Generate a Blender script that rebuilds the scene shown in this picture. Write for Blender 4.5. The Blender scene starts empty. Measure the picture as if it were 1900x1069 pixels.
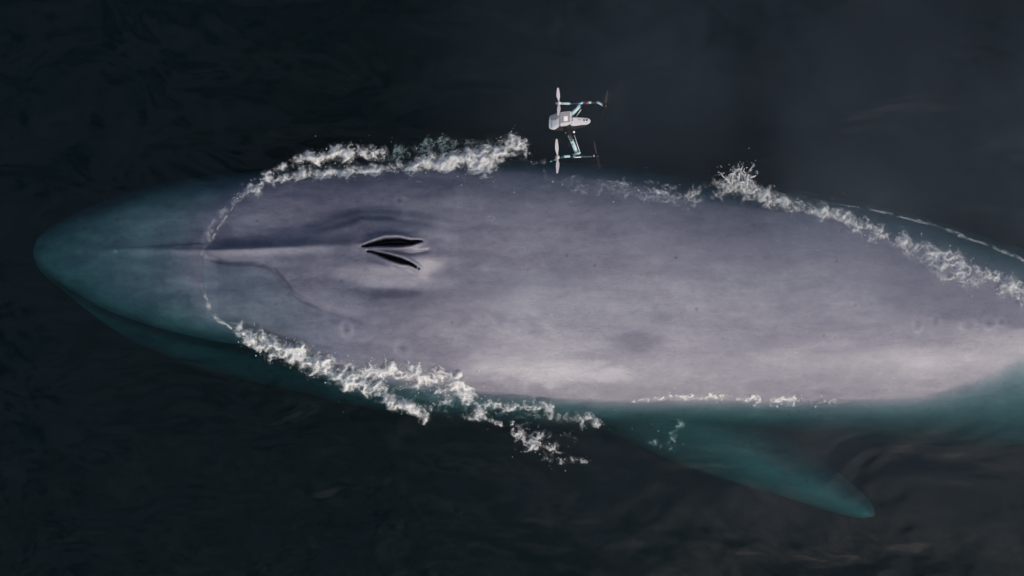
import bpy, bmesh, math, random
import numpy as np
from mathutils import Vector, Matrix

random.seed(7)
R = math.radians
scene = bpy.context.scene
C = scene.collection

# ------------------------------------------------------------------ camera
H = 18.0            # camera height over the sea, metres
S = 160.0           # photograph pixels per metre at sea level
cam_d = bpy.data.cameras.new('camera')
cam = bpy.data.objects.new('camera', cam_d)
C.objects.link(cam)
cam.location = (0, 0, H)
cam.rotation_euler = (0, 0, 0)
cam_d.sensor_fit = 'HORIZONTAL'
cam_d.angle = 2 * math.atan((950.0 / S) / H)
cam_d.clip_end = 2000
scene.camera = cam

# ------------------------------------------------------------------ sky and sun
SUN_EL, SUN_AZ = 41.0, -52.0        # azimuth measured from +X, counter-clockwise
world = bpy.data.worlds.new('World')
scene.world = world
world.use_nodes = True
wn = world.node_tree
sky = wn.nodes.new('ShaderNodeTexSky')
sky.sky_type = 'NISHITA'
sky.sun_disc = False
sky.sun_elevation = R(SUN_EL)
sky.sun_rotation = R(90 - SUN_AZ)
sky.air_density = 1.0
sky.dust_density = 6.0
sky.ozone_density = 1.0
bg = wn.nodes['Background']
bg.inputs['Strength'].default_value = 0.13
# an unevenly overcast sky: the same cloud texture all round
wtc = wn.nodes.new('ShaderNodeTexCoord')
wno = wn.nodes.new('ShaderNodeTexNoise')
wno.inputs['Scale'].default_value = 7.0; wno.inputs['Detail'].default_value = 5.0; wno.inputs['Roughness'].default_value = 0.55; wno.inputs['Distortion'].default_value = 0.6
wn.links.new(wtc.outputs['Generated'], wno.inputs['Vector'])
wmr = wn.nodes.new('ShaderNodeMapRange')
for i_, v_ in enumerate((0.34, 0.68, 0.30, 2.2)): wmr.inputs[i_ + 1].default_value = v_
wn.links.new(wno.outputs['Fac'], wmr.inputs[0])
wmx = wn.nodes.new('ShaderNodeVectorMath'); wmx.operation = 'SCALE'
wn.links.new(sky.outputs[0], wmx.inputs[0]); wn.links.new(wmr.outputs[0], wmx.inputs['Scale'])
wn.links.new(wmx.outputs[0], bg.inputs['Color'])

sun_d = bpy.data.lights.new('sun', 'SUN')
sun_d.energy = 1.2
sun_d.angle = R(30)
sun_d.color = (1.0, 0.98, 0.965)
sun = bpy.data.objects.new('sun', sun_d)
C.objects.link(sun)
sd = Vector((math.cos(R(SUN_EL)) * math.cos(R(SUN_AZ)), math.cos(R(SUN_EL)) * math.sin(R(SUN_AZ)), math.sin(R(SUN_EL))))
sun.rotation_euler = (-sd).to_track_quat('-Z', 'Y').to_euler()

vs = scene.view_settings
vs.view_transform = 'Standard'
vs.look = 'None'
vs.exposure = -0.26
vs.gamma = 1.0
vs.use_curve_mapping = False
cy = scene.cycles
cy.use_denoising = True
cy.volume_bounces = 0
cy.use_adaptive_sampling = True
cy.adaptive_threshold = 0.02
cy.transparent_max_bounces = 16
cy.max_bounces = 6

# ------------------------------------------------------------------ helpers
def PX(px, z=0.0): return (np.asarray(px, float) - 950.0) / S * (H - z) / H
def PY(py, z=0.0): return (534.5 - np.asarray(py, float)) / S * (H - z) / H

def sstep(a, b, x):
    t = np.clip((x - a) / (b - a), 0, 1)
    return t * t * (3 - 2 * t)

def curve(pts):
    """smooth monotone-ish cubic interpolator through (x, y) points"""
    p = np.array(pts, float)
    x, y = p[:, 0], p[:, 1]
    d = np.diff(y) / np.diff(x)
    m = np.empty_like(y)
    m[1:-1] = np.where(d[:-1] * d[1:] > 0, 2 * d[:-1] * d[1:] / (d[:-1] + d[1:] + 1e-12 * np.sign(d[:-1] + d[1:])), 0.0)
    m[0], m[-1] = d[0], d[-1]
    def f(q):
        q = np.clip(np.asarray(q, float), x[0], x[-1])
        i = np.clip(np.searchsorted(x, q) - 1, 0, len(x) - 2)
        h = x[i + 1] - x[i]
        t = (q - x[i]) / h
        return ((1 + 2 * t) * (1 - t) ** 2 * y[i] + t * (1 - t) ** 2 * h * m[i]
                + t * t * (3 - 2 * t) * y[i + 1] + t * t * (t - 1) * h * m[i + 1])
    return f

class Perlin:
    def __init__(self, seed):
        r = np.random.RandomState(seed)
        self.p = np.tile(r.permutation(512), 3)
        a = r.rand(512) * 2 * np.pi
        self.gx, self.gy = np.cos(a), np.sin(a)
    def __call__(self, x, y):
        x = np.asarray(x, float); y = np.asarray(y, float)
        xi = np.floor(x).astype(int); yi = np.floor(y).astype(int)
        fx, fy = x - xi, y - yi
        xi &= 511; yi &= 511
        u = fx * fx * fx * (fx * (fx * 6 - 15) + 10)
        v = fy * fy * fy * (fy * (fy * 6 - 15) + 10)
        def g(ix, iy, dx, dy):
            h = self.p[self.p[ix] + iy] & 511
            return self.gx[h] * dx + self.gy[h] * dy
        a = g(xi, yi, fx, fy); b = g(xi + 1, yi, fx - 1, fy)
        c = g(xi, yi + 1, fx, fy - 1); d = g(xi + 1, yi + 1, fx - 1, fy - 1)
        return (a + u * (b - a)) * (1 - v) + (c + u * (d - c)) * v
def fbm(n, x, y, octv=4, gain=0.5):
    s = 0; a = 1.0; f = 1.0
    for k in range(octv):
        s = s + a * n(x * f + 17.3 * k, y * f - 9.1 * k)
        a *= gain; f *= 2.03
    return s

def polydist(x, y, pts):
    """distance to a polyline, signed side (+ left of travel) and position along it (point index)"""
    best = np.full(np.shape(x), 1e9); side = np.zeros(np.shape(x)); par = np.zeros(np.shape(x))
    for k in range(len(pts) - 1):
        ax, ay = pts[k][:2]; bx, by = pts[k + 1][:2]
        dx, dy = bx - ax, by - ay
        L2 = dx * dx + dy * dy
        t = np.clip(((x - ax) * dx + (y - ay) * dy) / L2, 0, 1)
        qx, qy = x - ax - t * dx, y - ay - t * dy
        d = np.hypot(qx, qy)
        m = d < best
        best = np.where(m, d, best)
        side = np.where(m, np.sign(dx * (y - ay) - dy * (x - ax)), side)
        par = np.where(m, k + t, par)
    return best, side, par

def W(pts, z=0.0):
    """photograph points to world points at height z (x, y, rest...)"""
    return [(float(PX(p[0], z)), float(PY(p[1], z))) + tuple(p[2:]) for p in pts]

def mesh_obj(name, verts, faces, mat, parent=None, smooth=True, attrs=None):
    me = bpy.data.meshes.new(name)
    verts = np.asarray(verts, np.float32)
    if isinstance(faces, np.ndarray):
        n = len(faces); k = faces.shape[1]
        me.vertices.add(len(verts)); me.vertices.foreach_set('co', verts.ravel())
        me.loops.add(n * k); me.loops.foreach_set('vertex_index', faces.astype(np.int32).ravel())
        me.polygons.add(n)
        me.polygons.foreach_set('loop_start', np.arange(0, n * k, k, dtype=np.int32))
        me.polygons.foreach_set('loop_total', np.full(n, k, np.int32))
    else:
        me.from_pydata([tuple(v) for v in verts], [], faces)
    me.update(calc_edges=True)
    me.validate()
    if smooth:
        me.polygons.foreach_set('use_smooth', np.ones(len(me.polygons), bool))
    for an, av in (attrs or {}).items():
        av = np.asarray(av, np.float32)
        if av.ndim == 1:
            at = me.attributes.new(an, 'FLOAT', 'POINT'); at.data.foreach_set('value', av)
        else:
            at = me.attributes.new(an, 'FLOAT_VECTOR', 'POINT'); at.data.foreach_set('vector', av.ravel())
    me.materials.append(mat)
    o = bpy.data.objects.new(name, me)
    C.objects.link(o)
    if parent is not None: o.parent = parent
    return o

def tag(o, label=None, cat=None, group=None, kind=None):
    if label: o['label'] = label
    if cat: o['category'] = cat
    if group: o['group'] = group
    if kind: o['kind'] = kind
    return o

def grid_faces(nu, nv, wrap_v=False):
    i = np.arange(nu - 1)[:, None]; j = np.arange(nv if wrap_v else nv - 1)[None, :]
    j2 = (j + 1) % nv
    a = i * nv + j; b = (i + 1) * nv + j; c = (i + 1) * nv + j2; d = i * nv + j2
    return np.stack([a, b, c, d], -1).reshape(-1, 4)

class NT:
    """small node-tree builder"""
    def __init__(self, name):
        self.m = bpy.data.materials.new(name); self.m.use_nodes = True
        self.t = self.m.node_tree; self.t.nodes.clear()
        self.out = self.n('ShaderNodeOutputMaterial')
    def n(self, kind, **kw):
        x = self.t.nodes.new(kind)
        for k, v in kw.items():
            if k in x.bl_rna.properties: setattr(x, k, v)
        return x
    def l(self, a, b): self.t.links.new(a, b)
    def math(self, op, a, b=None, c=None, clamp=False):
        x = self.n('ShaderNodeMath', operation=op, use_clamp=clamp)
        for i, v in enumerate((a, b, c)):
            if v is None: continue
            if isinstance(v, (int, float)): x.inputs[i].default_value = v
            else: self.l(v, x.inputs[i])
        return x.outputs[0]
    def mix(self, fac, a, b, blend='MIX'):
        x = self.n('ShaderNodeMix', data_type='RGBA', blend_type=blend)
        for s, v in ((x.inputs[0], fac), (x.inputs[6], a), (x.inputs[7], b)):
            if isinstance(v, (int, float)): s.default_value = v
            elif isinstance(v, tuple): s.default_value = v + (1,) if len(v) == 3 else v
            else: self.l(v, s)
        return x.outputs[2]
    def noise(self, vec, scale, detail=4, rough=0.55, dist=0.0):
        x = self.n('ShaderNodeTexNoise')
        x.inputs['Scale'].default_value = scale; x.inputs['Detail'].default_value = detail
        x.inputs['Roughness'].default_value = rough; x.inputs['Distortion'].default_value = dist
        self.l(vec, x.inputs['Vector'])
        return x.outputs['Fac']
    def mapping(self, vec, scale=(1, 1, 1), rot=(0, 0, 0)):
        x = self.n('ShaderNodeMapping')
        x.inputs['Scale'].default_value = scale; x.inputs['Rotation'].default_value = rot
        self.l(vec, x.inputs['Vector'])
        return x.outputs[0]
    def ramp(self, fac, stops):
        x = self.n('ShaderNodeValToRGB')
        e = x.color_ramp.elements
        while len(e) < len(stops): e.new(0.5)
        for k, (p, c) in enumerate(stops):
            e[k].position = p
            e[k].color = (c, c, c, 1) if isinstance(c, (int, float)) else tuple(c) + (1,)
        self.l(fac, x.inputs[0])
        return x.outputs[0]
    def maprange(self, v, a, b, c=0.0, d=1.0):
        x = self.n('ShaderNodeMapRange'); x.clamp = True
        self.l(v, x.inputs[0])
        for i, q in enumerate((a, b, c, d)): x.inputs[i + 1].default_value = q
        return x.outputs[0]

# ------------------------------------------------------------------ materials
def skin_material():
    t = NT('whale_skin')
    geo = t.n('ShaderNodeTexCoord').outputs['Object']
    at = t.n('ShaderNodeAttribute', attribute_name='pigment_and_shade')
    sep = t.n('ShaderNodeSeparateXYZ'); t.l(at.outputs['Vector'], sep.inputs[0])
    light, cold, hole = sep.outputs
    streak = t.noise(t.mapping(geo, (1.0, 3.4, 1.0)), 2.4, 7, 0.66, 0.7)
    fine = t.noise(t.mapping(geo, (1.0, 2.4, 1.0)), 15.0, 6, 0.72, 0.6)
    spots = t.noise(geo, 9.0, 3, 0.5)
    v = t.math('ADD', light, t.math('MULTIPLY', t.math('SUBTRACT', streak, 0.5), 0.30))
    v = t.math('ADD', v, t.math('MULTIPLY', t.math('SUBTRACT', fine, 0.5), 0.20))
    v = t.math('ADD', v, t.math('MULTIPLY', t.math('SUBTRACT', spots, 0.5), 0.10), clamp=True)
    fleck = t.noise(t.mapping(geo, (1.0, 2.0, 1.0)), 24.0, 5, 0.7, 0.9)
    patch = t.noise(t.mapping(geo, (1.0, 1.6, 1.0)), 1.6, 3, 0.5)
    v = t.math('ADD', v, t.math('MULTIPLY', t.math('MULTIPLY', t.maprange(fleck, .52, .62), t.maprange(patch, .42, .6)), t.math('MULTIPLY', light, 0.13)), clamp=True)
    warm = t.ramp(v, [(0.0, (0.045, 0.047, 0.068)), (0.3, (0.120, 0.118, 0.160)), (0.6, (0.250, 0.244, 0.288)), (1.0, (0.49, 0.48, 0.50))])
    cool = t.ramp(v, [(0.0, (0.030, 0.040, 0.060)), (0.3, (0.088, 0.102, 0.150)), (0.6, (0.21, 0.225, 0.275)), (1.0, (0.46, 0.47, 0.48))])
    col = t.mix(cold, warm, cool)
    # small dark parasite dots
    vo = t.n('ShaderNodeTexVoronoi'); vo.inputs['Scale'].default_value = 3.1
    t.l(t.mapping(geo, (1, 1, 0.0)), vo.inputs['Vector'])
    vsep = t.n('ShaderNodeSeparateColor'); t.l(vo.outputs['Color'], vsep.inputs[0])
    dot = t.math('MULTIPLY', t.maprange(vo.outputs['Distance'], 0.02, 0.085, 1, 0), t.math('GREATER_THAN', vsep.outputs[0], 0.45))
    col = t.mix(t.math('MULTIPLY', dot, 0.6), col, (0.05, 0.055, 0.07))
    col = t.mix(hole, col, (0.010, 0.010, 0.013))  # depth shade of the slits, painted near-black
    b = t.n('ShaderNodeBsdfPrincipled')
    t.l(col, b.inputs['Base Color'])
    t.l(t.math('ADD', t.math('MULTIPLY', fine, 0.30), 0.16), b.inputs['Roughness'])
    b.inputs['IOR'].default_value = 1.38
    bump = t.n('ShaderNodeBump'); bump.inputs['Strength'].default_value = 0.22; bump.inputs['Distance'].default_value = 0.012
    bh = t.math('ADD', t.math('MULTIPLY', fine, 0.6), streak)
    t.l(bh, bump.inputs['Height']); t.l(bump.outputs[0], b.inputs['Normal'])
    t.l(b.outputs[0], t.out.inputs['Surface'])
    return t.m

def water_material():
    t = NT('sea_water')
    geo = t.n('ShaderNodeTexCoord').outputs['Object']
    n1 = t.noise(t.mapping(geo, (1, 1.7, 1), (0, 0, R(28))), 0.8, 2.0, 0.42, 0.8)
    n2 = t.noise(t.mapping(geo, (1, 1.6, 1), (0, 0, R(-20))), 5.5, 3, 0.5, 0.4)
    h = t.math('ADD', t.math('MULTIPLY', n1, 1.0), t.math('MULTIPLY', n2, 0.03))
    bump = t.n('ShaderNodeBump'); bump.inputs['Strength'].default_value = 1.0; bump.inputs['Distance'].default_value = 0.055
    t.l(h, bump.inputs['Height'])
    gm = t.n('ShaderNodeNewGeometry')
    dp = t.n('ShaderNodeVectorMath', operation='DOT_PRODUCT')
    t.l(bump.outputs[0], dp.inputs[0]); t.l(gm.outputs['Incoming'], dp.inputs[1])
    cosn = t.math('ABSOLUTE', dp.outputs['Value'])
    fr = t.math('ADD', t.math('MULTIPLY', t.math('POWER', t.math('SUBTRACT', 1.0, cosn, clamp=True), 5.0), 0.98), 0.02)
    gl = t.n('ShaderNodeBsdfGlossy'); gl.inputs['Roughness'].default_value = 0.06
    t.l(bump.outputs[0], gl.inputs['Normal'])
    tr = t.n('ShaderNodeBsdfTransparent')
    mx = t.n('ShaderNodeMixShader')
    t.l(fr, mx.inputs[0]); t.l(tr.outputs[0], mx.inputs[1]); t.l(gl.outputs[0], mx.inputs[2])
    t.l(mx.outputs[0], t.out.inputs['Surface'])
    ab = t.n('ShaderNodeVolumeAbsorption'); sc = t.n('ShaderNodeVolumeScatter')
    k = 2.4
    a = (2.2, 1.08, 1.14)
    ab.inputs['Density'].default_value = k
    ab.inputs['Color'].default_value = (1 - a[0] / k, 1 - a[1] / k, 1 - a[2] / k, 1)
    sc.inputs['Density'].default_value = 0.05
    sc.inputs['Color'].default_value = (0.55, 0.84, 1.0, 1)
    ad = t.n('ShaderNodeAddShader')
    t.l(ab.outputs[0], ad.inputs[0]); t.l(sc.outputs[0], ad.inputs[1])
    t.l(ad.outputs[0], t.out.inputs['Volume'])
    return t.m

def foam_material(name='sea_foam', amp=1.05, lo=0.13, hi=0.78):
    t = NT(name)
    geo = t.n('ShaderNodeTexCoord').outputs['Object']
    d = t.n('ShaderNodeAttribute', attribute_name='cover').outputs['Fac']
    n = t.noise(t.mapping(geo, (1, 1, 0.4)), 48.0, 4, 0.75, 1.2)
    al = t.math('ADD', d, t.math('MULTIPLY', t.math('SUBTRACT', n, 0.5), amp))
    al = t.maprange(al, lo, hi)
    b = t.n('ShaderNodeBsdfDiffuse')
    t.l(t.mix(t.noise(geo, 60.0, 3, 0.6), (0.66, 0.69, 0.70), (0.84, 0.84, 0.82)), b.inputs['Color'])
    bump = t.n('ShaderNodeBump'); bump.inputs['Strength'].default_value = 0.35; bump.inputs['Distance'].default_value = 0.02
    t.l(n, bump.inputs['Height']); t.l(bump.outputs[0], b.inputs['Normal'])
    tl = t.n('ShaderNodeBsdfTranslucent'); tl.inputs['Color'].default_value = (0.75, 0.78, 0.78, 1)
    m1 = t.n('ShaderNodeMixShader'); m1.inputs[0].default_value = 0.2
    t.l(b.outputs[0], m1.inputs[1]); t.l(tl.outputs[0], m1.inputs[2])
    tr = t.n('ShaderNodeBsdfTransparent')
    m2 = t.n('ShaderNodeMixShader')
    t.l(al, m2.inputs[0]); t.l(tr.outputs[0], m2.inputs[1]); t.l(m1.outputs[0], m2.inputs[2])
    t.l(m2.outputs[0], t.out.inputs['Surface'])
    return t.m

def plain(name, col, rough=0.5, metal=0.0, noise=0.0, scale=40.0, bump=0.0):
    t = NT(name)
    geo = t.n('ShaderNodeTexCoord').outputs['Object']
    n = t.noise(geo, scale, 4, 0.6)
    b = t.n('ShaderNodeBsdfPrincipled')
    lo = tuple(max(0, c * (1 - noise)) for c in col); hi = tuple(min(1, c * (1 + noise)) for c in col)
    t.l(t.mix(n, lo, hi), b.inputs['Base Color'])
    b.inputs['Roughness'].default_value = rough; b.inputs['Metallic'].default_value = metal
    if bump:
        bp = t.n('ShaderNodeBump'); bp.inputs['Strength'].default_value = bump; bp.inputs['Distance'].default_value = 0.004
        t.l(n, bp.inputs['Height']); t.l(bp.outputs[0], b.inputs['Normal'])
    t.l(b.outputs[0], t.out.inputs['Surface'])
    return t.m

def camo_material():
    t = NT('camouflage_wrap')
    geo = t.n('ShaderNodeTexCoord').outputs['Object']
    n = t.noise(t.mapping(geo, (1.0, 1.0, 0.6)), 17.0, 2, 0.5, 0.3)
    col = t.ramp(n, [(0.42, (0.010, 0.016, 0.020)), (0.46, (0.02, 0.065, 0.08)), (0.515, (0.05, 0.15, 0.18)), (0.54, (0.36, 0.56, 0.60)), (0.64, (0.52, 0.66, 0.68))])
    b = t.n('ShaderNodeBsdfPrincipled'); t.l(col, b.inputs['Base Color']); b.inputs['Roughness'].default_value = 0.35
    t.l(b.outputs[0], t.out.inputs['Surface'])
    return t.m

M_SKIN, M_WATER, M_FOAM = skin_material(), water_material(), foam_material()
M_SHEET = foam_material('foam_thread_and_glint', .30, .06, .95)
M_SOFT = foam_material('gauzy_foam', .75, .10, 1.0)
M_BED = plain('seabed_silt', (0.03, 0.035, 0.03), 0.9, 0, 0.4, 0.5)

# ------------------------------------------------------------------ the whale's shape
# every curve is given as (photo x, photo y) with the height it lies at, and turned into metres
def wcurve(pts, z):
    zz = [z(p[0]) for p in pts] if callable(z) else [z] * len(pts)
    return curve([(float(PX(p[0], q)), float(PY(p[1], q))) for p, q in zip(pts, zz)])
def zc(pts): return curve([(float(PX(p[0], np.clip(p[1], -.8, .5))), p[1]) for p in pts])

TAIL = 3950
_ze = curve([(62, -.62), (150, -.7), (300, -.76), (470, -.85), (700, -.95), (1000, -1.1), (1400, -1.0), (1700, -.8), (1900, -.75), (2400, -1.0), (3300, -1.0), (TAIL, -1.05)])
_zj = curve([(62, -.64), (150, -.85), (300, -1.08), (470, -1.18), (560, -1.15), (700, -1.5), (1000, -2.2), (1500, -2.1), (1750, -1.6), (1900, -1.05), (2400, -1.2), (3300, -1.0), (TAIL, -1.05)])
Z_U = zc([(x, float(_ze(x))) for x in np.linspace(62, TAIL, 60)])
Z_J = zc([(x, float(_zj(x))) for x in np.linspace(62, TAIL, 60)])
Z_TOP = zc([(62, -.60), (80, -.50), (130, -.37), (200, -.27), (300, -.15), (345, -.08), (376, .0), (420, .08), (480, .16), (600, .28), (730, .37), (900, .44), (1100, .48), (1400, .49), (1650, .40), (1800, .25), (1900, .10), (1960, -.01), (2100, -.08), (2400, -.2), (2800, -.40), (3400, -.75), (3750, -.95), (TAIL, -1.02)])
Y_U = wcurve([(62, 463), (68, 445), (80, 432), (105, 415), (150, 392), (200, 371), (300, 342), (400, 325), (470, 318), (600, 306), (730, 300), (900, 298), (1100, 306), (1300, 335), (1500, 358), (1700, 400), (1900, 462), (2200, 530), (2700, 600), (3300, 640), (3700, 655), (TAIL, 660)], lambda x: float(_ze(x)))
Y_J = wcurve([(62, 467), (68, 492), (80, 508), (105, 530), (150, 566), (200, 604), (250, 634), (300, 656), (400, 690), (470, 708), (535, 722), (620, 742), (730, 765), (900, 790), (1100, 805), (1300, 814), (1500, 820), (1700, 826), (1900, 825), (2200, 800), (2700, 760), (3300, 710), (3700, 678), (TAIL, 664)], lambda x: float(_zj(x)))
Y_R = wcurve([(62, 466), (68, 488), (80, 502), (105, 521), (150, 551), (200, 577), (300, 611), (400, 634), (470, 645), (560, 680), (620, 712), (700, 752), (740, 764), (800, 775)], -.72)
Y_C = wcurve([(62, 465), (300, 462), (600, 468), (800, 476), (1000, 495), (1300, 540), (1600, 575), (1900, 610), (2400, 650), (3300, 665), (TAIL, 662)], .3)
_wu = [(480, 344), (600, 326), (730, 320), (900, 318), (1100, 334), (1300, 376), (1500, 400), (1700, 466), (1900, 556), (1940, 580)]
_wd = [(455, 612), (560, 655), (680, 690), (800, 712), (900, 727), (1100, 742), (1300, 743), (1500, 743), (1620, 740), (1700, 735), (1795, 709), (1853, 685), (1900, 657), (1940, 625)]
QD = curve([(float(PX(62)), .5), (float(PX(560)), .5), (float(PX(1000)), .95), (float(PX(1700)), .95), (float(PX(1900)), .7), (float(PX(2200)), .5), (float(PX(TAIL)), .5)])
def QU(X): return np.full(np.shape(X), .5)
def expo(wpts, edge, zed, Q):
    out = []
    for px, py in wpts:
        X, Y = float(PX(px)), float(PY(py))
        yc, ye, zt, zm = float(Y_C(X)), float(edge(X)), float(Z_TOP(X)), float(zed(X))
        tw = (Y - yc) / (ye - yc)
        r = np.clip(-zm / (zt - zm), 0.05, 0.97)
        n = math.log(1 - r ** (1 / float(Q(X)))) / math.log(np.clip(tw, 0.1, 0.985))
        out.append((X, float(np.clip(n, 1.25, 14))))
    return out
_nu = expo(_wu, Y_U, Z_U, QU); _nd = expo(_wd, Y_J, Z_J, QD)
N_U = curve([(float(PX(62)), 2.3), (float(PX(400)), 2.8)] + _nu + [(float(PX(2400)), 2.2), (float(PX(TAIL)), 2.0)])
N_D = curve([(float(PX(62)), 2.3), (float(PX(400)), 2.6)] + _nd + [(float(PX(2400)), 2.2), (float(PX(TAIL)), 2.0)])

XS_H = W([(670, 458), (790, 447)], .45)     # reference only
def gauss(d, w): return np.exp(-(d / w) ** 2)

UP_HOLE = W([(668, 458), (690, 453.5), (715, 450), (740, 449.5), (762, 450.5), (786, 446)], .5)
UP_W = np.array([0.3, 4.0, 8.5, 9.0, 4.6, 0.6]) / S
LO_HOLE = W([(676, 464.5), (700, 470), (722, 477), (745, 484), (763, 490), (778, 499)], .5)
LO_W = np.array([0.3, 2.4, 5.0, 5.2, 2.4, 0.6]) / S
SEPT = W([(650, 457), (690, 461), (730, 466), (765, 470), (785, 467), (803, 463)], .5)
RIDGE = W([(150, 461), (250, 462), (376, 464), (470, 462), (560, 459), (640, 456), (690, 459)], .25)
GUARD_U = W([(400, 449), (470, 446), (560, 434), (620, 418), (670, 402), (720, 403), (790, 414), (850, 424)], .4)
GUARD_D = W([(560, 492), (600, 512), (650, 528), (700, 534), (760, 536), (830, 528)], .4)
FILM = W([(376, 466), (384, 474), (400, 480), (430, 484), (462, 484), (490, 488), (512, 499), (530, 520), (545, 540), (570, 556), (610, 571), (660, 588), (720, 604)], .12)
SCARS = [(648, 610, 11, 16), (751, 646, 14, 14), (1688, 600, 10, 16), (1722, 596, 9, 13), (1786, 605, 16, 12), (1826, 600, 13, 13), (1850, 597, 9, 9), (1572, 565, 6, 6), (912, 408, 6, 4), (855, 384, 4, 4), (745, 375, 9, 8), (1480, 610, 4, 3)]
P1, P2, P3 = Perlin(3), Perlin(11), Perlin(29)

def hole_field(X, Y):
    """1 inside the nostril slits"""
    f = np.zeros(np.shape(X)); rim = np.zeros(np.shape(X))
    for pts, w in ((UP_HOLE, UP_W), (LO_HOLE, LO_W)):
        d, s, p = polydist(X, Y, pts)
        ww = np.interp(p, np.arange(len(w)), w)
        soft = (s < 0) if pts is UP_HOLE else (s > 0)
        f = np.maximum(f, 1 - sstep(np.where(soft, .05, .5), np.where(soft, 1.2, 1.06), d / (ww + 1e-4)))
        rim = np.maximum(rim, gauss((d - ww - 0.018), 0.020) * np.clip(ww / 0.03, 0, 1) * np.where(s > 0, 1.0, 0.75))
    return f, rim

def whale_top(X, Y, detail=True):
    yc, yu, yj, yr = Y_C(X), Y_U(X), Y_J(X), Y_R(X)
    zt, zu, zj = Z_TOP(X), Z_U(X), Z_J(X)
    tu = np.clip((Y - yc) / (yu - yc), 0, 1)
    td = np.clip((yc - Y) / (yc - yj), 0, 1)
    up = zu + (zt - zu) * np.sqrt(np.clip(1 - tu ** N_U(X), 0, 1))
    dn = zj + (zt - zj) * np.clip(1 - td ** N_D(X), 0, 1) ** QD(X)
    # front of the head: the rostrum overhangs the lower jaw on this side
    tr = (yc - Y) / np.maximum(yc - yr, 1e-3)
    zr = -0.80
    ros = zr + (zt - zr) * np.sqrt(np.clip(1 - np.clip(tr, 0, 1) ** 3.2, 0, 1))
    jawt = np.clip((yr - Y) / np.maximum(yr - yj, 1e-3), 0, 1)
    jaw = zj + (-0.86 - zj) * np.sqrt(np.clip(1 - jawt ** 2.4, 0, 1)) - 0.10 * gauss(yr - Y, 0.07)
    hd = np.where(tr < 1, np.maximum(ros, jaw - 0.05), jaw)
    k = sstep(float(PX(500)), float(PX(720)), X)
    dn = hd * (1 - k) + dn * k
    z = np.where(Y >= yc, up, dn)
    if not detail: return z
    vis = (X > float(PX(40))) & (X < float(PX(1000)))
    Xv, Yv = X[vis], Y[vis]
    dz = np.zeros(Xv.shape)
    d, s, p = polydist(Xv, Yv, RIDGE)
    xr = Xv
    amp = np.interp(xr, [float(PX(q)) for q in (150, 250, 370, 385, 430, 560, 660, 690)], [0, .04, .045, .06, .085, .08, .06, .02])
    wid = np.interp(xr, [float(PX(q)) for q in (250, 385, 560, 680)], [.08, .045, .06, .10])
    dz += amp * np.exp(-np.abs(d / wid) ** 1.6)
    dz -= .055 * gauss(np.where(s > 0, d, -d * 2) - .10, .075) * np.interp(xr, [float(PX(q)) for q in (372, 400, 560, 650)], [0, 1, .8, 0])
    # splash guard: steep on its far flank, long on the near one
    d, s, p = polydist(Xv, Yv, GUARD_U)
    a = np.interp(Xv, [g_[0] for g_ in GUARD_U], [.03, .09, .13, .15, .15, .11, .06, 0])
    inside = np.where(s < 0, d, -d)
    shelf = sstep(-0.14, 0.10, inside) * np.exp(-np.clip(inside, 0, 9) / 0.55)
    dz += a * shelf
    d, s, p = polydist(Xv, Yv, GUARD_D)
    a = np.interp(Xv, [g_[0] for g_ in GUARD_D], [.0, .03, .055, .06, .04, 0])
    dz -= a * gauss(d, 0.14)
    a = np.interp(Xv, [g_[0] for g_ in GUARD_D], [.0, .02, .05, .055, .04, 0])
    dz += a * gauss(np.where(s > 0, d, -d) - 0.22, 0.13)
    # nostril mound, slits, lips and the septum groove
    mx, my = float(PX(722, .45)), float(PY(466, .45))
    dz += .13 * np.exp(-(((Xv - mx) / .52) ** 2 + ((Yv - my) / .23) ** 2) ** 1.4)
    for cx_, cy_, h_ in ((735, 434, .05), (725, 500, .055)):
        dz += h_ * np.exp(-(((Xv - float(PX(cx_, .45))) / .36) ** 2 + ((Yv - float(PY(cy_, .45)) + .25 * (Xv - float(PX(cx_, .45))) * (1 if cy_ > 470 else 0)) / .085) ** 2))
    f, rim = hole_field(Xv, Yv)
    dz += .055 * rim - .34 * f
    d, s, p = polydist(Xv, Yv, SEPT)
    dz -= .034 * gauss(d, .020) * np.interp(p, [0, 1, 4, 5], [0, 1, 1, 0])
    d, s, p = polydist(Xv, Yv, UP_HOLE)
    dz -= .030 * gauss(np.where(s > 0, d, -d) - .125, .035) * np.interp(p, [0, 1, 4, 5], [0, 1, .6, 0])
    d, s, p = polydist(Xv, Yv, FILM)
    led = np.where((s < 0) & (Xv > FILM[0][0]), d, 0)
    dz -= .085 * gauss(np.where(s < 0, d, -d * 2) - .018, .036) * np.interp(Xv, [FILM[0][0], FILM[2][0], FILM[9][0], FILM[12][0]], [0, .8, .7, 0])
    dz -= .05 * sstep(0, .09, led) * np.exp(-led / .55) * np.interp(Xv, [FILM[0][0], FILM[2][0], FILM[9][0], FILM[12][0]], [0, 1, .8, 0])
    du, su_, pu = polydist(Xv, Yv, UP_HOLE); dl, sl_, pl_ = polydist(Xv, Yv, LO_HOLE)
    dm = np.minimum(du, dl)
    pw = np.where(du < dl, np.interp(pu, [0, 1.0, 2.5, 4.0, 5], [0, .4, 1, .3, 0]), np.interp(pl_, [0, 1.0, 2.5, 4.0, 5], [0, .4, 1, .3, 0]))
    dz += .007 * pw * np.cos(dm / .034 * np.pi + 5 * P2(Xv * 2.5, Yv * 2.5)) * np.exp(-((dm - .09) / .06) ** 2)
    # dark fold running back from the splash guard
    dz -= .03 * gauss(Yv - np.interp(Xv, [g_[0] for g_ in GUARD_U], [g_[1] for g_ in GUARD_U]), .035) * np.interp(Xv, [float(PX(q_)) for q_ in (560, 660, 760, 850)], [0, .9, .6, 0])
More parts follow.
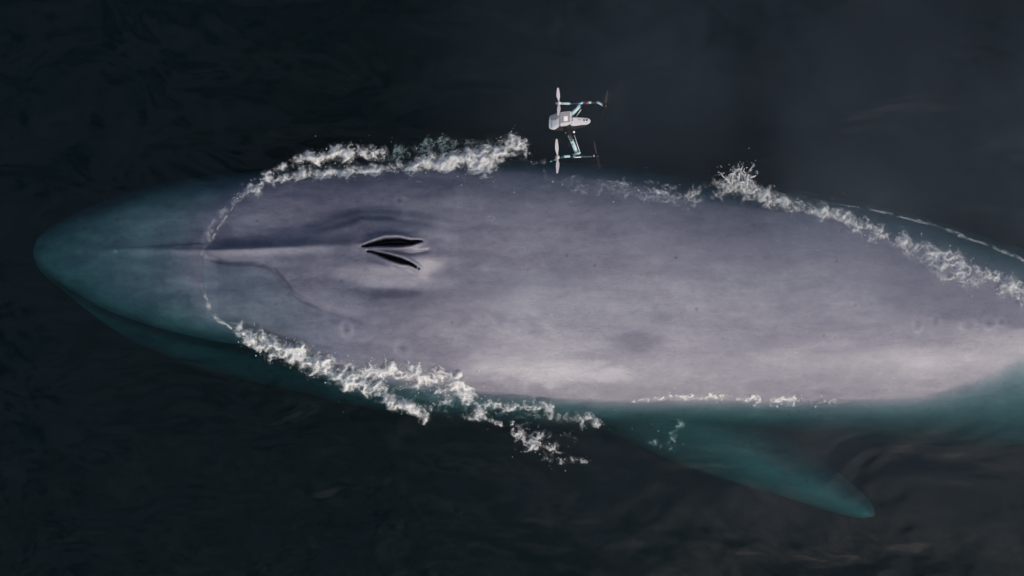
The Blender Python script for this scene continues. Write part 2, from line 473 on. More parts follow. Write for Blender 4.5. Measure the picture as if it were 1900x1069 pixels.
    # low broad folds either side of the head
    dz += .02 * fbm(P1, Xv * 1.1, Yv * 2.6, 3)
    z = z.copy()
    dz *= 1 - sstep(float(PX(860)), float(PX(990)), Xv)
    z[vis] += dz * sstep(0, 0.12, np.minimum(yu[vis] - Yv, Yv - yj[vis]))
    z += 0.008 * fbm(P2, X * 0.9, Y * 2.5, 3) * sstep(0, 0.2, np.minimum(yu - Y, Y - yj))
    return z

def whale_pigment_shade(X, Y):
    """skin colour with painted light and shade: x = lightness, y = slate-blue share, z = nostril black for depth shade"""
    px = X * S * 1.0 + 950; py = 534.5 - Y * S
    base = np.interp(px, [60, 380, 520, 800, 950, 1150, 1500, 1900, 2600], [.37, .38, .36, .41, .50, .54, .53, .52, .5])
    base = base + .02 * sstep(440, 700, py) * sstep(500, 900, px)  # lighter towards the sunward lower flank, light put into the colour
    m1 = fbm(P1, X * .75 + 3, Y * 1.5, 4, .55)
    m2 = fbm(P2, X * 1.6 + m1, Y * 3.6, 4, .55)
    m3 = fbm(P3, X * 4.0, Y * 9.0 + m2, 4, .6)
    v = base + (.08 + .12 * (1 - sstep(300, 420, px))) * m1 + .07 * m2 + .06 * m3 + .06 * sstep(-.3, .5, m1) * (1 - sstep(340, 400, px))
    def blob(x, y, rx, ry, a, w=.35):
        q = np.hypot((px - x) / rx, (py - y) / ry) + w * m2 + .2 * m3
        return a * (1 - sstep(.45, 1.15, q))
    v += blob(330, 362, 80, 22, .10, .7) + blob(130, 466, 22, 12, .14, .6) + blob(250, 400, 90, 30, .07, .8) + blob(205, 466, 4, 3, .3) + blob(300, 560, 60, 25, -.08, .8)
    v += blob(970, 650, 180, 70, .17, .6) + blob(1010, 690, 150, 30, .10, .7) + blob(1000, 560, 150, 35, .06) + blob(690, 506, 80, 14, .16, .6) + blob(770, 528, 90, 14, .15, .6)  # pale mottling; the last two paint the lit slope below the nostrils
    v += blob(1100, 690, 200, 28, .06) + blob(1400, 540, 420, 110, .06) + blob(1150, 585, 330, 75, .07, .6) + blob(900, 580, 160, 50, .05)  # the wide ones paint a soft sheen along the mid-back
    v -= blob(1180, 632, 60, 22, .14) + blob(1080, 470, 110, 60, .07) + blob(720, 545, 90, 12, .14) + blob(610, 500, 90, 40, .07)  # dark patches; the long thin one paints shade below the nostril slope
    v -= blob(560, 432, 200, 24, .08) + blob(700, 402, 110, 10, .12) + blob(1030, 370, 160, 20, .06)  # first two: shade above the ridge and splash guard, painted in
    v -= blob(1260, 590, 80, 20, .05)
    for x, y, rx, ry in SCARS:
        q = np.hypot((px - x) / rx, (py - y) / ry) + .12 * m3
        v += (.15 if x < 1000 else .12) * gauss(q - 1.0, .35) * (.7 + .8 * m3) - (.10 if x < 1000 else .07) * (1 - sstep(.15, .6, q))
    d, s, p = polydist(X, Y, RIDGE)
    v += .16 * gauss(np.where(s > 0, d, -d) + .035, .045) * sstep(385, 430, px) * (1 - sstep(560, 660, px))  # lit near side of the ridge, painted as a pale stripe
    jl = sstep(-.02, .06, Y_R(X) - Y) * (1 - sstep(600, 700, px)); v -= .03 * jl
    cold = np.clip(.62 - (px - 500) / 1500 + .5 * m1 - .35 * sstep(480, 680, py) * sstep(500, 900, px), 0, 1)
    f, rim = hole_field(X, Y)
    v += .07 * rim  # highlight along the nostril lips, painted pale
    return np.stack([np.clip(v, 0, 1), cold, sstep(.55, .95, f)], -1)

xs = np.concatenate([np.linspace(float(PX(62, -.6)) , float(PX(110)), 40, endpoint=False),
                     np.arange(float(PX(110)), float(PX(1960)), .0135),
                     np.linspace(float(PX(1960)) + .05, float(PX(TAIL)), 120)])
NVT, NVB = 300, 40
a = np.linspace(0, 1, NVT)
q = -np.cos(np.pi * a)
q = .45 * q + .55 * (2 * a - 1)
q = np.sign(q) * (1 - (1 - np.abs(q)) ** 1.25)
XX = np.repeat(xs[:, None], NVT, 1)
yj, yu = Y_J(xs)[:, None], Y_U(xs)[:, None]
YY = yj + (yu - yj) * (q[None, :] * .5 + .5)
ZZ = whale_top(XX, YY)
PIG = whale_pigment_shade(XX, YY)
# underside, with the throat a full rounded keel
ab = np.linspace(np.pi, 0, NVB + 2)[1:-1][::-1]
depth = curve([(float(PX(a_, -.6)), b_) for a_, b_ in [(62, .02), (100, .25), (200, .55), (400, 1.0), (700, 1.35), (1100, 1.6), (1700, 1.55), (2400, 1.2), (3300, .5), (3700, .3), (TAIL, .05)]])(xs)[:, None]
qb = np.cos(ab)[None, :]
YB = yj + (yu - yj) * (qb * .5 + .5)
zE = Z_J(xs)[:, None] * (1 - (qb * .5 + .5)) + Z_U(xs)[:, None] * (qb * .5 + .5)
ZB = zE - depth * np.sqrt(np.clip(1 - qb ** 2, 0, 1))
XB = np.repeat(xs[:, None], NVB, 1)
V = np.concatenate([np.stack([XX, YY, ZZ], -1), np.stack([XB, YB, ZB], -1)[:, ::-1] if YB[5, 0] < YB[5, -1] else np.stack([XB, YB, ZB], -1)], 1)
nu, nv = V.shape[:2]
pigB = np.zeros((nu, NVB, 3)); pigB[..., 0] = .42 + .2 * fbm(P1, XB * 1.3, ZB * 2); pigB[..., 1] = .4
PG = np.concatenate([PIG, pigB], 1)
faces = grid_faces(nu, nv, True)[:, ::-1]
verts = V.reshape(-1, 3); pig = PG.reshape(-1, 3)

def fin(root, tip, root_chord, thick, secs, n=28, camber=0.0):
    """a flipper or fluke: sections from root to tip; secs give (t, chord share, sweep) and a rounded leading edge"""
    root = np.array(root, float); tip = np.array(tip, float)
    ax = tip - root
    ch = np.array(root_chord, float)
    up = np.cross(ax, ch); up /= np.linalg.norm(up)
    if up[2] < 0: up = -up
    ts = np.linspace(0, 1, 40) ** .9
    cs = curve([(s[0], s[1]) for s in secs])(ts); sw = curve([(s[0], s[2]) for s in secs])(ts)
    ang = np.linspace(0, 2 * np.pi, n, endpoint=False)
    out = []
    for t, c, w in zip(ts, cs, sw):
        o = root + ax * t + ch * w
        u = .5 - .5 * np.cos(ang)
        h = np.sin(ang) * thick * (c ** .8) * (1 - .55 * u)
        out.append(o[None] + ch[None] * ((u - .35) * c)[:, None] + up[None] * (h - camber * c * (2 * u - .9) ** 2)[:, None])
    out = np.array(out)
    f = grid_faces(len(ts), n, True)
    return out.reshape(-1, 3), f, len(ts), n

extra = []
secs = [(0, 1.0, .0), (.3, 1.0, .0), (.5, .80, .0), (.75, .52, .02), (.9, .34, .03), (.97, .20, .04), (1.0, .03, .06)]
def W3(px, py, z): return (float(PX(px, z)), float(PY(py, z)), z)
r0, t0 = W3(1140, 740, -.82), W3(1614, 965, -.62)
chord = np.array(W3(1300, 700, -1.0)) - np.array(W3(1160, 850, -1.0))
extra.append(fin(r0, t0, np.array([.84, .84, -.02]), .11, secs, camber=.5))
r1, t1 = W3(1230, 420, -1.5), W3(1560, 250, -3.3)
extra.append(fin(r1, t1, np.array([.62, -.62, .05]), .11, secs))
tl = W3(TAIL - 60, 660, -1.0)
for sg in (1, -1):
    extra.append(fin((tl[0] - .25, tl[1], -1.0), (tl[0] + 1.0, tl[1] + sg * 2.4, -1.02), np.array([1.1, -.1 * sg, 0]), .09, [(0, 1, 0), (.4, .7, .05), (.8, .35, .1), (1, .03, .15)]))
dx_ = W3(2950, 655, -.4)
extra.append(fin((dx_[0], dx_[1], -.55), (dx_[0] + .45, dx_[1], -.05), np.array([.6, 0, 0]), .06, [(0, 1, 0), (.6, .5, .05), (1, .05, .2)]))
off = len(verts); VS = [verts]; FS = [faces]; PS = [pig]
for v, f, nt, n in extra:
    VS.append(v); FS.append(f + off)
    p = np.zeros((len(v), 3)); p[:, 0] = .66 + .12 * fbm(P1, v[:, 0] * 2, v[:, 1] * 2); p[:, 1] = .5
    PS.append(p); off += len(v)
whale = mesh_obj('blue_whale', np.concatenate(VS), np.concatenate(FS), M_SKIN, attrs={'pigment_and_shade': np.concatenate(PS)})
tag(whale, 'huge blue-grey whale surfacing, mottled back above the dark sea, two blowholes open', 'whale')

M_HOLE_SHADE = plain('nostril_shade_black', (0.010, 0.010, 0.012), 0.5, 0, .3, 60)  # black stands in for the shade deep in the nostrils
for pts_, w_ in ((UP_HOLE, UP_W), (LO_HOLE, LO_W)):
    p_ = np.array(pts_); t_ = np.linspace(.15, len(p_) - 1.15, 60)
    hx, hy = [curve(list(zip(range(len(p_)), p_[:, c_])))(t_) for c_ in (0, 1)]
    hw = np.interp(t_, np.arange(len(w_)), w_) * .38
    gx_, gy_ = np.gradient(hx), np.gradient(hy); gl_ = np.hypot(gx_, gy_)
    lv = np.stack([np.stack([hx - gy_ / gl_ * hw * o_, hy + gx_ / gl_ * hw * o_], -1) for o_ in np.linspace(-1, 1, 7)], 1)
    lz = whale_top(lv[..., 0], lv[..., 1]) + .006
    mesh_obj('blowhole', np.concatenate([lv, lz[..., None]], -1).reshape(-1, 3), grid_faces(60, 7)[:, ::-1], M_HOLE_SHADE, whale)

# ------------------------------------------------------------------ the sea
def sea_level(X, Y):
    z = .050 * fbm(P1, X * .28 + Y * .12 + 5, Y * .42 - X * .10, 3, .45)
    z = z + .012 * fbm(P2, X * 1.1 + Y * .5, Y * 1.7 - X * .3, 3, .5)
    edge = np.minimum(np.minimum(Y - (Y_J(X) - .25), (Y_U(X) + .15) - Y), 1)
    near = sstep(-.8, .1, edge)
    return z * (1 - .8 * near)

def film_height(X, Y, skin):
    """the thin sheet of water still running off the near side of the head, and the swell over the snout"""
    d, s, p = polydist(X, Y, FILM)
    px = X * S + 950
    inside = (s < 0) & (X > FILM[0][0] - .02) & (Y < FILM[0][1] + .02)
    th = .062 * sstep(-.01, .13, d) * (1 - sstep(470, 690, px)) - .016 * np.clip(fbm(P3, X * 3, Y * 4, 3) + .2, 0, 1) * sstep(480, 620, px) - .006 * sstep(560, 640, px)
    return np.where(inside, skin - .004 + th, -9)

def axis(lo, hi, step, far, grow=1.35):
    mid = list(np.arange(lo, hi + 1e-6, step))
    a, s = [], step
    x = lo
    while x > -far:
        s *= grow; x -= s; a.append(x)
    b, s, x = [], step, mid[-1]
    while x < far:
        s *= grow; x += s; b.append(x)
    return np.array(a[::-1] + mid + b)
wx, wy = axis(-7.2, 7.2, .024, 400), axis(-4.4, 4.4, .024, 400)
WX, WY = np.meshgrid(wx, wy, indexing='ij')
inwh = (WY > Y_J(WX)) & (WY < Y_U(WX)) & (WX > xs[0]) & (WX < xs[-1])
SK = np.full(WX.shape, -5.0)
SK[inwh] = whale_top(WX[inwh], WY[inwh])
WZ = sea_level(WX, WY)
WZ = np.maximum(WZ, np.where(inwh, film_height(WX, WY, SK), -9))
nX, nY = WX.shape
top = np.stack([WX, WY, WZ], -1).reshape(-1, 3)
tf = grid_faces(nX, nY)
ring = np.concatenate([np.arange(nX) * nY, (nX - 1) * nY + np.arange(1, nY), (np.arange(nX - 2, -1, -1)) * nY + nY - 1, np.arange(nY - 2, 0, -1)])
DEEP = -14.0
bot = top[ring].copy(); bot[:, 2] = DEEP
nb = len(top); k = np.arange(len(ring)); k2 = (k + 1) % len(ring)
side = np.stack([ring[k], nb + k, nb + k2, ring[k2]], -1)
ctr = np.array([[0, 0, DEEP]])
bfan = np.stack([nb + k, np.full(len(ring), nb + len(ring)), np.full(len(ring), nb + len(ring)), nb + k2], -1)
quads = np.concatenate([tf, side[:, ::-1]])
me_v = np.concatenate([top, bot, ctr])
fl = quads.tolist() + [[int(a_), int(b_), int(d_)] for a_, b_, c_, d_ in bfan]
water = mesh_obj('water', me_v, fl, M_WATER)
tag(water, kind='structure')
bmx = bmesh.new(); bmx.from_mesh(water.data); bmesh.ops.recalc_face_normals(bmx, faces=bmx.faces); bmx.to_mesh(water.data); bmx.free()
bed = mesh_obj('seabed', [(-450, -450, DEEP - .05), (450, -450, DEEP - .05), (450, 450, DEEP - .05), (-450, 450, DEEP - .05)], [(0, 1, 2, 3)], M_BED)
tag(bed, kind='structure')

# ------------------------------------------------------------------ foam, spray and splashes
rs = np.random.RandomState(5)
CELL = .0068
GX0, GY0 = -5.2, -2.6
GNX, GNY = int(11.6 / CELL), int(4.6 / CELL)

def blur(a, n):
    for ax in (0, 1):
        for _ in range(2):
            c = np.cumsum(np.insert(a, 0, 0, axis=ax), axis=ax)
            m = a.shape[ax]
            i0 = np.clip(np.arange(m) - n, 0, m); i1 = np.clip(np.arange(m) + n + 1, 0, m)
            a = (np.take(c, i1, axis=ax) - np.take(c, i0, axis=ax)) / (2 * n + 1)
    return a

def flow(x, y, f, n):
    e = .01
    return (n(x * f, (y + e) * f) - n(x * f, (y - e) * f)) / (2 * e * f), -(n((x + e) * f, y * f) - n((x - e) * f, y * f)) / (2 * e * f)

def make_foam(name, bands, label, lift=.10, dz=0.0, seed=1, dens=1.0, droplets=0, curl=1.0, spread=1.0, splash=None, mat=None):
    r = np.random.RandomState(seed)
    D = np.zeros((GNX, GNY), np.float32)
    n1, n2 = Perlin(seed + 40), Perlin(seed + 80)
    seeds = []
    for pts in bands:
        w = W(pts)
        for k in range(len(w) - 1):
            x0, y0, r0, d0 = w[k]; x1, y1, r1_, d1 = w[k + 1]
            L = math.hypot(x1 - x0, y1 - y0)
            rm = .5 * (r0 + r1_) / S
            cnt = int(dens * 8200 * L * (rm * 2 + .01) * .5 * (d0 + d1) * 1.6)
            t = r.rand(cnt)
            rad = (r0 + (r1_ - r0) * t) / S * spread
            o = np.clip(r.randn(cnt) * .5, -1.3, 1.3) * rad
            tx, ty = (x1 - x0) / L, (y1 - y0) / L
            seeds.append(np.stack([x0 + (x1 - x0) * t - ty * o, y0 + (y1 - y0) * t + tx * o, (d0 + (d1 - d0) * t) * (.4 + .9 * r.rand(cnt)), rad], -1))
    P = np.concatenate(seeds)
    # clumping: drop seeds where a low-frequency field is poor
    cl = fbm(n1, P[:, 0] * 7.0, P[:, 1] * 11, 4, .75) + .35 * fbm(n2, P[:, 0] * 2.1, P[:, 1] * 3, 2)
    P = P[(cl + .20) > .34 * r.rand(len(P))]
    x, y, wgt, rad = P[:, 0].copy(), P[:, 1].copy(), P[:, 2], P[:, 3]
    for step in range(22):
        u1, v1 = flow(x, y, 5.0, n1); u2, v2 = flow(x, y, 15.0, n2); u3, v3 = flow(x + 3, y, 38.0, n1)
        u = (u1 * .6 + u2 * .7 + u3 * .7) * curl; v = (v1 * .6 + v2 * .7 + v3 * .7) * curl
        sp = np.hypot(u, v) + 1e-6
        st = .0062 * np.clip(sp * 2.2, .2, 1.0) * np.clip(rad / .06, .35, 1)
        x += u / sp * st; y += v / sp * st
        i = ((x - GX0) / CELL).astype(int); j = ((y - GY0) / CELL).astype(int)
        ok = (i > 2) & (i < GNX - 3) & (j > 2) & (j < GNY - 3)
        np.add.at(D, (i[ok], j[ok]), wgt[ok].astype(np.float32) * (1.0 - step / 30))
    soft = blur(D, 1)
    mid = blur(D, 3)
    wide = blur(D, 7)
    cover = 1 - np.exp(-(soft * .38 + np.minimum(wide, 3.0) * .11))
    ii, jj = np.nonzero(cover > .03)
    lx, ly = GX0 + ii * CELL, GY0 + jj * CELL
    wxp, wyp = .045 * fbm(n1, lx * 7, ly * 7, 3), .045 * fbm(n2, lx * 7 + 9, ly * 7, 3)
    r1n = 1 - np.minimum(1, np.abs(n1((lx + wxp) * 13, (ly + wyp) * 17)) * 3.0)
    r2n = 1 - np.minimum(1, np.abs(n2((lx - wyp) * 27, (ly + wxp) * 31)) * 2.6)
    lace = np.maximum(r1n, .8 * r2n) ** 1.7
    core = np.clip(wide[ii, jj] / 7.0 + .9 * fbm(n2, lx * 4, ly * 5, 2), 0, .75)
    cover[ii, jj] *= (.16 + 1.0 * lace) * (1 - core) + core * (.75 + .25 * lace)
    cover = np.where(blur(cover, 1) > 0, cover * .75 + .25 * blur(cover, 1), 0)
    keep = cover > .04
    # grow cells -> vertices
    ii, jj = np.nonzero(keep)
    vid = -np.ones((GNX + 1, GNY + 1), np.int64)
    for a_, b_ in ((0, 0), (1, 0), (0, 1), (1, 1)): vid[ii + a_, jj + b_] = 0
    vi, vj = np.nonzero(vid == 0)
    vid[vi, vj] = np.arange(len(vi))
    fx, fy = GX0 + vi * CELL, GY0 + vj * CELL
    vi_, vj_ = np.minimum(vi, GNX - 1), np.minimum(vj, GNY - 1)
    cv = cover[vi_, vj_]; wd = np.clip(wide[vi_, vj_] / 4.0, 0, 1.2); sf = np.clip(soft[vi_, vj_] / 6, 0, 1.5)
    base = sea_level(fx, fy)
    ins = (fy > Y_J(fx)) & (fy < Y_U(fx)) & (fx > xs[0])
    sk = np.full(fx.shape, -5.0)
    if ins.any():
        sk[ins] = whale_top(fx[ins], fy[ins])
        fm = film_height(fx[ins], fy[ins], sk[ins]); base[ins] = np.maximum(base[ins], fm)
    ground = np.maximum(base + dz, sk)
    md = np.clip(mid[vi_, vj_] / 5, 0, 1.5)
    z = ground + .006 + .5 * lift * (.5 * wd + .4 * md * (1 + fbm(n2, fx * 7, fy * 7, 2, .6))) + .012 * sf
    fz = np.maximum(z, ground + .005)
    faces = np.stack([vid[ii, jj], vid[ii + 1, jj], vid[ii + 1, jj + 1], vid[ii, jj + 1]], -1)
    verts = np.stack([fx, fy, fz], -1); cvs = cv
    if droplets:
        tmp = bmesh.new(); bmesh.ops.create_icosphere(tmp, subdivisions=1, radius=1.0)
        iv = np.array([v.co[:] for v in tmp.verts]); ifc = np.array([[v.index for v in f.verts] for f in tmp.faces]); tmp.free()
        pick = r.choice(len(P), droplets)
        dxy = P[pick, :2] + r.randn(droplets, 2) * (P[pick, 3:4] * .9 + .02)
        rad = .0025 + .0045 * r.rand(droplets) ** 2
        hz = np.abs(r.randn(droplets)) * .07 + .02
        g = sea_level(dxy[:, 0], dxy[:, 1])
        ins = (dxy[:, 1] > Y_J(dxy[:, 0])) & (dxy[:, 1] < Y_U(dxy[:, 0]))
        if ins.any(): g[ins] = np.maximum(g[ins], whale_top(dxy[ins, 0], dxy[ins, 1]))
        dv = iv[None] * (rad[:, None] * (.8 + .5 * r.rand(droplets, 1)))[:, :, None] + np.stack([dxy[:, 0], dxy[:, 1], g + hz], -1)[:, None]
        df = ifc[None] + (np.arange(droplets) * len(iv))[:, None, None]
        tri = df.reshape(-1, 3) + len(verts)
        verts = np.concatenate([verts, dv.reshape(-1, 3)]); cvs = np.concatenate([cvs, np.full(droplets * len(iv), .9)])
        faces = faces.tolist() + tri.tolist()
    if splash:
        sv, sf_ = splash
        faces = (faces if isinstance(faces, list) else faces.tolist()) + [[q_ + len(verts) for q_ in f_] for f_ in sf_]
        verts = np.concatenate([verts, sv]); cvs = np.concatenate([cvs, np.full(len(sv), .8)])
    o = mesh_obj(name, verts, faces, mat or M_FOAM, attrs={'cover': cvs})
    tag(o, label, 'foam', kind='stuff')
    return o

make_foam('foam', [
    [(440, 370, 4, .3), (455, 356, 7, .7), (475, 344, 9, 1.), (500, 336, 8, .9), (550, 326, 7, .8), (600, 322, 7, .9), (650, 319, 7, .7), (700, 315, 8, .9), (730, 312, 9, .8), (770, 307, 14, 1.), (820, 302, 16, 1.), (870, 296, 18, 1.), (905, 295, 20, 1.), (930, 280, 20, 1.), (950, 266, 15, .9), (972, 272, 10, .6), (980, 285, 6, .4)],
    [(890, 310, 8, .8), (908, 320, 9, 1.2), (925, 306, 8, .8)],
    [(475, 333, 3, .4), (520, 311, 4, .7), (560, 297, 6, .9), (600, 288, 9, 1.), (640, 284, 9, 1.), (680, 282, 8, .8), (720, 279, 8, .6)],
    [(945, 262, 6, .8), (952, 250, 2, .6)], [(955, 258, 4, .5), (985, 261, 2, .3), (1002, 260, 1, .2)],
    [(698, 316, 4, .6), (696, 328, 2, .5)],
    ], 'white churning foam along the far side of the head, above the blowholes', lift=.11, seed=1, droplets=260)
make_foam('foam', [
    [(475, 340, 12, .5), (550, 318, 16, .6), (650, 306, 18, .6), (770, 300, 20, .6), (880, 285, 22, .6), (960, 275, 16, .5), (1000, 292, 8, .3)],
    ], 'milky water around the far foam line', lift=.0, dz=-.10, seed=21, dens=.30, spread=1.3)
make_foam('foam', [
    [(450, 625, 10, .5), (540, 660, 18, .6), (640, 700, 24, .6), (730, 735, 20, .5), (800, 745, 22, .6), (880, 750, 20, .6), (960, 770, 16, .5), (1040, 790, 24, .4), (1110, 785, 14, .4)],
    ], 'milky water around the near foam line', lift=.0, dz=-.10, seed=22, dens=.30, spread=1.3)
make_foam('foam', [
    [(720, 282, 9, .5), (760, 276, 12, .55), (800, 268, 12, .5), (850, 262, 12, .45), (890, 268, 10, .3)],
    [(760, 295, 12, .25), (860, 280, 14, .3)], [(960, 285, 16, .2), (1005, 300, 12, .15)],
    ], 'teal bubbles just under the surface beyond the far foam line', lift=.02, dz=-.13, seed=2)
make_foam('foam', [
    [(424, 594, 3, .6), (440, 606, 8, .9), (470, 622, 9, 1.), (510, 638, 11, 1.), (550, 654, 14, 1.1), (600, 677, 16, 1.1), (650, 699, 16, 1.1), (690, 720, 12, 1.), (730, 744, 8, .95), (770, 760, 8, .95), (797, 773, 8, .7)],
    [(432, 612, 3, .4), (470, 640, 5, .7), (520, 660, 8, .6)],
    [(672, 690, 9, .6), (710, 685, 14, .9), (760, 692, 14, 1.0), (810, 700, 16, 1.0), (850, 708, 15, 1.), (868, 735, 14, .7), (878, 760, 12, .7), (892, 776, 8, .8)],
    [(846, 700, 6, .7), (858, 690, 4, .9)],
    [(760, 712, 7, .35), (805, 722, 6, .35), (838, 732, 10, .5)], [(842, 742, 5, .5), (820, 748, 4, .5), (798, 754, 4, .5)],
    ], 'thick white foam piled along the near side of the head, below the blowholes', lift=.14, seed=3, droplets=320)
make_foam('foam', [
    [(885, 772, 8, .5), (905, 752, 7, .7), (935, 750, 8, .9), (950, 760, 5, .6)],
    [(950, 755, 5, .6), (985, 752, 8, .7), (1012, 748, 7, .9), (1018, 765, 7, .7), (1022, 785, 4, .7)],
    [(1030, 768, 10, .4), (1060, 772, 10, .35), (1080, 778, 8, .6), (1098, 772, 6, .8), (1115, 788, 5, .7)],
    [(860, 772, 3, .4), (925, 782, 2.5, .8), (955, 788, 3, .8), (962, 800, 8, .8), (985, 815, 12, .9), (1010, 828, 14, .9), (1035, 828, 12, .8)],
    [(1010, 850, 4, .3), (1040, 858, 5, .6), (1065, 852, 4, .5), (1090, 856, 2, .5)],
    [(1045, 810, 16, .25), (1080, 820, 14, .12)],
    [(1125, 765, 10, .15), (1190, 775, 12, .15), (1220, 790, 8, .1)],
    ], 'lacy foam curling off the tail end of the near bow wave', lift=.09, seed=4, droplets=200, curl=1.2)
make_foam('foam', [
    [(1165, 746, 2, .4), (1210, 738, 3.5, .8), (1280, 734, 4, .9), (1350, 736, 5, .8), (1420, 739, 5, .75), (1490, 742, 5, .6), (1560, 746, 3, .3)],
    [(1400, 752, 1.6, .4), (1480, 753, 1.6, .4), (1560, 752, 1.5, .2)],
    ], 'thin foam line along the near flank of the whale', lift=.03, seed=5, droplets=40)
make_foam('foam', [
    [(1215, 832, 8, .4), (1240, 818, 9, .55), (1258, 800, 8, .6), (1275, 786, 6, .5)], [(1205, 825, 3, .4), (1250, 835, 3, .4), (1270, 828, 2, .3)],
    ], 'pale green bubbles under water above the flipper', lift=.02, dz=-.16, seed=6)

def splash_arcs(cx, cy, z0):
    """a leaping crown of water: irregular ligaments that break into drops"""
    r = np.random.RandomState(12)
    vs_, fs_ = [], []
    def drop(o_, rr):
        b0 = len(vs_)
        vs_.extend([tuple(o_ + np.array(d_) * rr) for d_ in ((1, 0, 0), (-1, 0, 0), (0, 1, 0), (0, -1, 0), (0, 0, 1), (0, 0, -1))])
        fs_.extend([[b0 + a_ for a_ in f_] for f_ in ((0, 2, 4), (2, 1, 4), (1, 3, 4), (3, 0, 4), (2, 0, 5), (1, 2, 5), (3, 1, 5), (0, 3, 5))])
    for k in range(13):
        bx = cx + .11 * (r.rand() * 2 - 1); by = cy + .02 * r.randn()
        a_ = R(90) - (bx - cx) * 3.2 + .25 * r.randn()
        p = np.array([bx, by, z0]); n = 11
        ln = (.016 + .012 * r.rand()); th = .009 + .008 * r.rand(); cur = .22 * r.randn()
        for i in range(n):
            t = i / (n - 1)
            rad = th * (1 - .65 * t) * (1 + .45 * r.randn() * .6)
            rad = max(rad, .003)
            b0 = len(vs_)
            for s_ in range(6):
                q_ = s_ / 6 * 2 * math.pi
                vs_.append((p[0] + rad * math.cos(q_) * math.sin(a_), p[1] - rad * math.cos(q_) * math.cos(a_), p[2] + rad * math.sin(q_)))
            if i:
                for s_ in range(6):
                    s2 = (s_ + 1) % 6
                    fs_.append([b0 - 6 + s_, b0 - 6 + s2, b0 + s2, b0 + s_])
            a_ += cur + .3 * r.randn()
            p = p + np.array([math.cos(a_) * ln, math.sin(a_) * ln, .02 * (1 - 1.3 * t)])
            if r.rand() < .35: drop(p + r.randn(3) * .018, .004 + .005 * r.rand())
        for e in range(4): drop(p + r.randn(3) * (.03, .035, .03), .003 + .005 * r.rand())
    return np.array(vs_), fs_
make_foam('foam', [
    [(1190, 335, 2, .2), (1230, 344, 4, .35), (1275, 356, 5, .45), (1320, 354, 9, .7), (1350, 345, 13, .8), (1380, 348, 15, .9), (1420, 364, 12, .85), (1470, 380, 11, .8), (1520, 392, 10, .8), (1560, 404, 11, .75), (1610, 425, 12, .75), (1660, 446, 14, .8), (1710, 468, 17, .85), (1760, 494, 21, .95), (1800, 508, 18, .9), (1840, 518, 13, .9), (1880, 535, 13, .95), (1925, 556, 14, .95)],
    [(1355, 318, 4, .5), (1368, 325, 10, .6), (1385, 322, 6, .5)], [(1368, 340, 5, .8), (1366, 320, 4, .6)],
    [(1440, 368, 10, .3), (1500, 378, 8, .3)], [(1735, 500, 8, .5), (1755, 522, 6, .5), (1790, 530, 8, .4)],
    [(1885, 545, 6, .6), (1893, 562, 4, .5)],
    ], 'pale foam line with a small leaping splash along the far flank', lift=.07, mat=M_SOFT, dens=1.15, spread=1.15, seed=7, droplets=240, splash=splash_arcs(float(PX(1370, .1)), float(PY(340, .1)), .02))
make_foam('foam', [
    [(930, 335, 12, .10), (1000, 336, 16, .3), (1060, 343, 16, .42), (1130, 348, 15, .5), (1200, 361, 12, .55), (1260, 371, 9, .6), (1310, 372, 7, .5)],
    [(985, 302, 4, .2), (1015, 300, 4, .4), (1032, 293, 2, .3)], [(1040, 272, 4, .2), (1065, 267, 2, .2)], [(1085, 300, 4, .15), (1110, 296, 3, .15)], [(1150, 299, 1.5, .4), (1180, 300, 1.5, .2)],
    ], 'thin watery wash sliding over the far shoulder of the whale', lift=.01, mat=M_SOFT, dens=1.2, seed=8, droplets=30)
def ribbon(name, lines, label, mat=None):
    mat = mat or M_SHEET
    """smooth thin pale strip: foam thread, and painted glint along the breaking edge"""
    vs_, fs_, cs_ = [], [], []
    n1 = Perlin(77)
    for pts in lines:
        p = np.array(W(pts, .05)); t = np.linspace(0, len(p) - 1, len(p) * 26)
        px_, py_, wd_, dn_ = [curve(list(zip(range(len(p)), p[:, c])))(t) for c in range(4)]
        tx, ty = np.gradient(px_), np.gradient(py_); ln = np.hypot(tx, ty); nx, ny = -ty / ln, tx / ln
        wob = 1 + .5 * fbm(n1, t * 1.3, t * 0 + len(vs_), 3); m = 9
        b0 = len(vs_)
        for q_ in range(m):
            o_ = (q_ / (m - 1) - .5) * 2
            x_ = px_ + nx * o_ * wd_ / S * wob + nx * .01 * fbm(n1, t * 2, t * 0 + 9, 3); y_ = py_ + ny * o_ * wd_ / S * wob
            g = np.maximum(sea_level(x_, y_), -1)
            ok = (y_ > Y_J(x_)) & (y_ < Y_U(x_))
            g[ok] = np.maximum(g[ok], whale_top(x_[ok], y_[ok])); g[ok] = np.maximum(g[ok], film_height(x_[ok], y_[ok], whale_top(x_[ok], y_[ok])))
            z_ = g + .006 + .012 * (1 - o_ * o_)
            cv = (dn_ + .08) * np.exp(-((o_ - .25 * np.sin(t * 2)) / .5) ** 2) * (1 - o_ ** 4) * np.clip(.7 + 2.0 * fbm(n1, t * 2.3, t * 0 + o_ * .9, 4, .7), 0, 1.4)
            vs_ += list(zip(x_, y_, z_)); cs_ += list(np.clip(cv, 0, 1))
        n = len(t)
        fs_ += [[b0 + q_ * n + i_, b0 + q_ * n + i_ + 1, b0 + (q_ + 1) * n + i_ + 1, b0 + (q_ + 1) * n + i_] for q_ in range(m - 1) for i_ in range(n - 1)]
    o = mesh_obj(name, np.array(vs_), fs_, mat, attrs={'cover': np.array(cs_)})
    return tag(o, label, 'foam', kind='stuff')
ribbon('foam', [[(1500, 373, 3, .06), (1560, 380, 3, .14), (1640, 393, 5, .22), (1700, 408, 7, .34), (1740, 420, 4, .10), (1780, 434, 8, .34), (1830, 452, 5, .16), (1870, 470, 8, .32), (1930, 498, 7, .26)]],
    'fine broken foam thread running outside the far flank foam')
